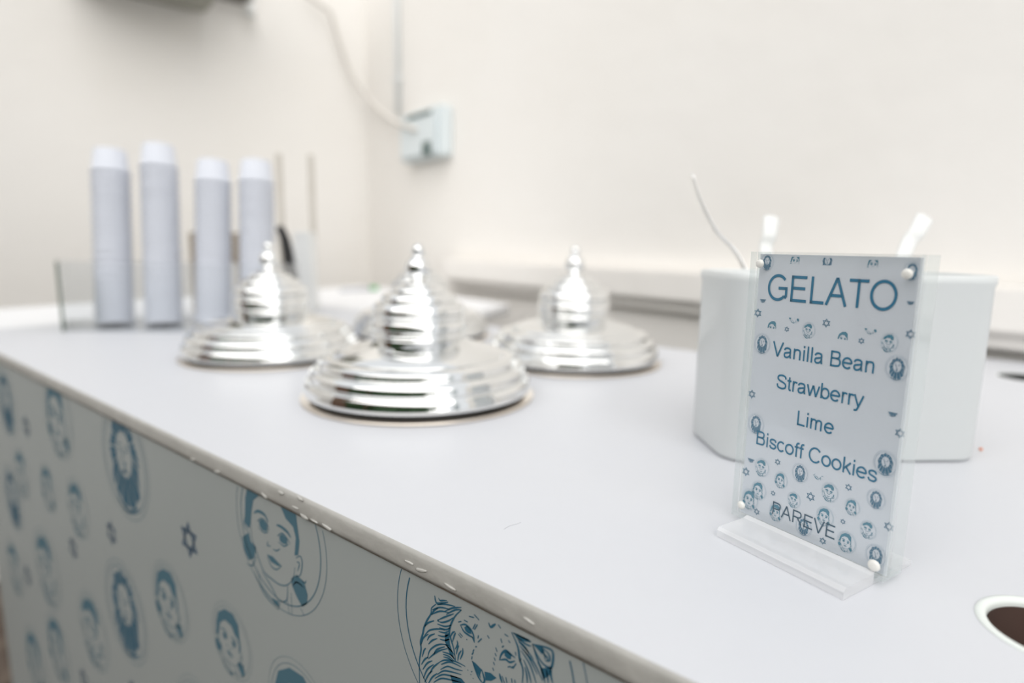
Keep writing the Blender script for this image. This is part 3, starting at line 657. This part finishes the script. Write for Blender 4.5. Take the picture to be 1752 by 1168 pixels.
def spoon(px_pts, depths, tip, w0, w1, th, side, lab, m='steel'):
    pts = [V3(atdepth(x, y, d)) for (x, y), d in zip(px_pts, depths)]
    loc = V3(tip)
    root = thing('serving_spoon', lab, 'spoon', loc, (0, 0, 0), 'spoons standing in the white tub')
    pts = [p-loc for p in pts]
    t = (Vector((0, 0, 0))-pts[-1]).normalized(); L = 0.045
    pts.append(-t*(L*0.9))
    obj('handle', ribbon(pts, w0, w1, th, side), m, root, True)
    sd_ = (side-t*side.dot(t)).normalized()
    obj('bowl', spoon_blade(-t*L, t, sd_, L*0.98), m, root, True)
def tubpt(fx, fy, z=0.009):
    q = tub_o+tu*(TWd*fx)+tn*(TDp*fy); return Vector((q.x, q.y, z))
vw = Vector((fwd.x, fwd.y, 0)).normalized()
spoon([(1183, 299), (1196, 340), (1225, 395), (1272, 455)], [0.53, 0.53, 0.53, 0.53], tubpt(0.42, 0.60, 0.010), 0.016, 0.010, 0.0022, (vw+rgt*0.12).normalized(), 'thin curved steel spoon handle leaning left out of the tub', 'chrome')
spoon([(1320, 370), (1317, 400), (1313, 450)], [0.56, 0.555, 0.55], tubpt(0.40, 0.30, 0.010), 0.015, 0.010, 0.003, rgt, 'upright pale spoon handle behind the left half of the sign', 'plastic')
spoon([(1584, 370), (1570, 395), (1545, 440)], [0.54, 0.535, 0.53], tubpt(0.55, 0.35, 0.010), 0.0155, 0.011, 0.003, rgt, 'pale spoon handle leaning right above the sign corner', 'plastic')

# ================================================================== cups, clear tray and what stands by them
cup_prof = [(0.0, 0.0445), (0.0254, 0.0445), (0.0261, 0.0438), (0.0297, 0.0052), (0.0318, 0.0046), (0.0326, 0.0026), (0.0318, 0.0004), (0.0304, 0.0008), (0.0286, 0.005), (0.0250, 0.0425), (0.0, 0.0425)]
tmp = lathe(cup_prof, 28); cup_me = bpy.data.meshes.new('gelato_cup'); bmesh.ops.recalc_face_normals(tmp, faces=tmp.faces[:]); tmp.to_mesh(cup_me); tmp.free(); cup_me.materials.append(M['cup'])
for p in cup_me.polygons: p.use_smooth = True
PITCHC = 0.0142
names = ['the leftmost stack', 'the tallest stack', 'the third stack from the left', 'the stack beside the black scoop']
for si, ((tx, ty), (bx_, by_), dep) in enumerate([((188, 258), (197, 553), 1.12), ((271, 250), (281, 553), 1.13), ((364, 277), (366, 553), 1.16), ((438, 277), (441, 553), 1.17)]):
    base = onz(bx_, by_, 0.0042); dpt = (base-O).dot(fwd)
    top_ = atdepth(tx, ty, dpt)
    ax = top_-base; ax.normalize(); ln_ = (top_-base).length
    n = round((ln_-0.0453)/PITCHC); pit = (ln_-0.0453)/n
    rot = ax.to_track_quat('Z', 'Y').to_euler()
    for k in range(n+1):
        o = bpy.data.objects.new('gelato_cup', cup_me); C.objects.link(o)
        jig = Vector((random.uniform(-0.0002, 0.0002), random.uniform(-0.0002, 0.0002), 0)) if k else Vector((0, 0, 0))
        o.location = V3(base+ax*(0.0008+k*pit)+jig); o.rotation_euler = rot
        ORD = 'topmost second third fourth fifth sixth seventh eighth ninth tenth eleventh twelfth thirteenth fourteenth fifteenth sixteenth seventeenth eighteenth nineteenth twentieth'.split()
        j = n-k
        od = ORD[j] if j < 20 else 'twenty-'+ORD[j-20].replace('topmost', 'first')
        if j == 20: od = 'twenty-first'
        elif j > 20: od = 'twenty-'+ORD[j-20]
        lab = 'topmost white paper cup of '+names[si] if j == 0 else od+' white paper cup from the top of '+names[si]
        tag(o, lab, 'cup', 'paper cups in '+names[si])
# clear tray: front face square to the view
tfl = onz(108, 567); tw_ = 0.36; td_ = 0.14; th_ = 0.117; fl_x = -0.098      # the sides splay outwards to the back
tang = math.atan2(right0.y, right0.x)+math.radians(2)
tr = thing('cup_tray', 'clear acrylic tray standing round the feet of the cup stacks', 'tray', (tfl.x, tfl.y, CZ), (0, 0, tang))
def prism(poly, z0, z1):
    bm = bmesh.new(); lo = [bm.verts.new((x, y, z0)) for x, y in poly]; hi = [bm.verts.new((x, y, z1)) for x, y in poly]
    bm.faces.new(lo); bm.faces.new(hi); k = len(poly)
    for i in range(k): bm.faces.new((lo[i], lo[(i+1) % k], hi[(i+1) % k], hi[i]))
    return bm
obj('tray_floor', prism([(0.006, 0.0042), (tw_-0.005, 0.0042), (tw_-0.005, td_-0.0042), (fl_x+0.009, td_-0.0042)], 0.0003, 0.0035), 'tray', tr)
obj('tray_wall', prism([(0.0045, 0), (tw_-0.0042, 0), (tw_-0.0042, 0.004), (0.0045, 0.004)], 0.0003, th_), 'tray', tr)
obj('tray_wall', prism([(fl_x+0.0075, td_-0.004), (tw_-0.0042, td_-0.004), (tw_-0.0042, td_), (fl_x+0.0045, td_)], 0.0003, th_), 'tray', tr)
obj('tray_wall', prism([(-0.002, 0), (0.004, 0), (fl_x+0.004, td_), (fl_x-0.002, td_)], 0.0003, th_), 'tray_edge', tr)
obj('tray_wall', prism([(tw_-0.004, 0), (tw_, 0), (tw_, td_), (tw_-0.004, td_)], 0.0003, th_), 'tray', tr)
# two pale poles
for (tx, ty, bx_, d, lab) in [(476, 262, 480, 1.42, 'left one of two thin pale wooden poles beside the cup stacks'), (531, 264, 534, 1.42, 'right one of two thin pale wooden poles, nearest the room corner')]:
    t = atdepth(tx, ty, d); hgt = t.z
    tag(obj('wooden_pole', lathe([(0, 0), (0.0078, 0), (0.0082, 0.002), (0.0078, 0.02), (0.0076, hgt-0.003), (0.0064, hgt), (0, hgt)], 16), 'wood', None, True, (t.x, t.y, CZ-0.0008)), lab, 'pole', 'pale poles behind the lids')
# wooden stand between the cup stacks
wA, wB = atdepth(321, 397, 1.31), atdepth(412, 397, 1.31); wz0 = atdepth(330, 449, 1.31).z
wsd = thing('wooden_stand', 'low brown wooden stand half hidden behind the two right cup stacks', 'stand', (wA.x, wA.y, CZ), (0, 0, math.atan2(wB.y-wA.y, wB.x-wA.x)))
Lw = math.hypot(wB.x-wA.x, wB.y-wA.y)
obj('board', boxbm((0, 0, wz0), (Lw, 0.016, wA.z), 0.002), 'brown', wsd)
for xx in (0.0, Lw-0.014): obj('leg', boxbm((xx, 0.001, 0), (xx+0.014, 0.015, wz0), 0.001), 'brown', wsd)
# black handled scoop leaning on a white carton
bxA, bxB = atdepth(500, 396, 1.33), atdepth(529, 396, 1.33)
ca = math.atan2(bxB.y-bxA.y, bxB.x-bxA.x); Lc = math.hypot(bxB.x-bxA.x, bxB.y-bxA.y)
crt = thing('white_carton', 'narrow off-white carton standing right of the black scoop handle', 'carton', (bxA.x, bxA.y, CZ), (0, 0, ca))
obj('carton_body', boxbm((0, 0, 0), (Lc, 0.05, bxA.z-0.012), 0.002), 'plastic', crt)
obj('carton_flap', boxbm((0.001, 0.001, bxA.z-0.0118), (Lc-0.001, 0.049, bxA.z), 0.002), 'plastic', crt)
sc0 = atdepth(520, 545, 1.19); sc0.z = 0.002
scp = thing('black_scoop', 'black scoop handle rising behind the left lid knob', 'scoop', V3(sc0))
hp = [atdepth(x, y, 1.19)-sc0 for x, y in ((478, 388), (486, 405), (492, 430), (498, 470), (505, 500))]
obj('handle', ribbon(hp, 0.014, 0.025, 0.014, rgt), 'black', scp, True)
obj('blade', ribbon([hp[-1]+Vector((0, 0, -0.001)), (hp[-1]*0.5), Vector((0, 0, 0.001))], 0.022, 0.032, 0.003, rgt), 'steel', scp, True)
# marker lying on the side table
m0, m1, m2 = onz(583, 496, 0.006), onz(632, 493.5, 0.006), onz(646, 492.5, 0.006)
mk = thing('marker_pen', 'grey marker pen with a green cap lying on the white side table', 'pen', V3(m0, -0.001))
q0 = Vector((m0.x, m0.y, 0)); zt_ = Vector((0, 0, 0.0075))
e1 = Vector((m1.x, m1.y, 0))-q0; e2 = Vector((m2.x, m2.y, 0))-q0
obj('barrel', tube([zt_, e1*0.5+zt_, e1+zt_], 0.0072, 14), 'grey', mk, True)
obj('cap', tube([e1*1.005+zt_, (e1+e2)/2+zt_, e2*0.97+zt_, e2+zt_], [0.0074, 0.0074, 0.0074, 0.005], 14), 'green', mk, True)

# ================================================================== on the walls
def wallpt(x, y, off=0.0): return onplane(x, y, WP+wn*off, wn)
b0, b1 = wallpt(684, 186, 0.05), wallpt(752, 186, 0.05); bz1 = wallpt(718, 188, 0.05).z; bz0 = wallpt(718, 272, 0.05).z
ang = math.atan2(-wd.y, -wd.x); bw = (b1-b0).length
jb = thing('junction_box', 'pale blue electrical box on the wall near the corner', 'electrical box', V3(b0-wn*0.05, 0), (0, 0, ang)); jb.location.z = CZ+bz0
# local: x along wall to the right, -y out of the wall
bh = bz1-bz0
obj('casing', boxbm((0, -0.05, 0), (bw, 0, bh), 0.006), 'box', jb)
lidp = obj('cover', boxbm((bw*0.06, -0.060, bh*0.05), (bw*0.94, -0.0502, bh*0.80), 0.004), 'box', jb)
obj('socket', boxbm((bw*0.66, -0.0645, bh*0.02), (bw*0.84, -0.0603, bh*0.30), 0.002), 'slot', jb)
obj('hinge', boxbm((bw*0.2, -0.0545, bh*0.86), (bw*0.8, -0.0502, bh*0.93), 0.001), 'slot', jb)
c0 = wallpt(681, 190, 0.012); cdx = V3(c0, 0)
zb = wallpt(681, 196, 0.012).z
cond = thing('conduit', 'pale vertical conduit running up the wall from the electrical box', 'conduit', (c0.x, c0.y, CZ+zb))
obj('pipe', tube([(0, 0, 0), (0, 0, 0.5), (0, 0, WT-CZ-zb-0.05)], 0.011, 14), 'pipe', cond, True)
for zc in (0.12, 0.5): obj('clip', boxbm((-0.017, -0.014, zc), (0.017, 0.014, zc+0.012), 0.002), 'pipe', cond)
lp = lambda x, y, off=0.0: onplane(x, y, LW+ln*off, ln)      # on the short wall
cpts = [lp(520, -12, 0.05), lp(545, 6, 0.05), lp(566, 22, 0.05), lp(580, 70, 0.04), lp(603, 130, 0.05), wallpt(640, 180, 0.03), wallpt(672, 206, 0.05), wallpt(690, 214, 0.066), wallpt(712, 222, 0.066)]
tag(obj('power_cable', tube([V3(p) for p in smooth([tuple(q) for q in cpts], 6)], 0.0085, 10), 'cable', None, True), 'off-white cable sagging from the wall unit to the electrical box', 'cable')
u0, u1 = lp(125, -25, 0.36)-ln*0.36, lp(395, -25, 0.36)-ln*0.36; uz = lp(300, -52, 0.36).z
un = thing('wall_unit', 'dark grey wall unit jutting out at the top left, mostly above the picture', 'wall unit', V3(u0, 0), (0, 0, math.atan2(u1.y-u0.y, u1.x-u0.x)))
un.location.z = CZ+uz; LU = math.hypot(u1.x-u0.x, u1.y-u0.y)
obj('casing', boxbm((0, -0.36, 0), (LU, -0.03, 0.3), 0.012), 'unit', un)
for k in range(6): obj('slat', boxbm((0.04, -0.3645, 0.05+k*0.036), (LU-0.04, -0.3602, 0.062+k*0.036), 0.001), 'dark', un)
bq = lp(405, 12, 0.0); bq2 = lp(462, 12, 0.0); bz = lp(430, 22, 0.05).z
xa = (bq-u0).length; xb = (bq2-u0).length
obj('bracket', boxbm((LU-0.09, -0.10, bz-uz), (LU+0.0, 0.0, 0.12), 0.006), 'dark', un)
g = obj('cable_gland', tube([(LU+0.14, -0.05, 0.02), (LU+0.14, -0.05, 0.05), (LU+0.14, -0.05, 0.09)], 0.02, 14), 'plastic', un, True)
obj('side_arm', boxbm((LU-0.01, -0.07, 0.06), (LU+0.15, -0.03, 0.10), 0.004), 'dark', un)
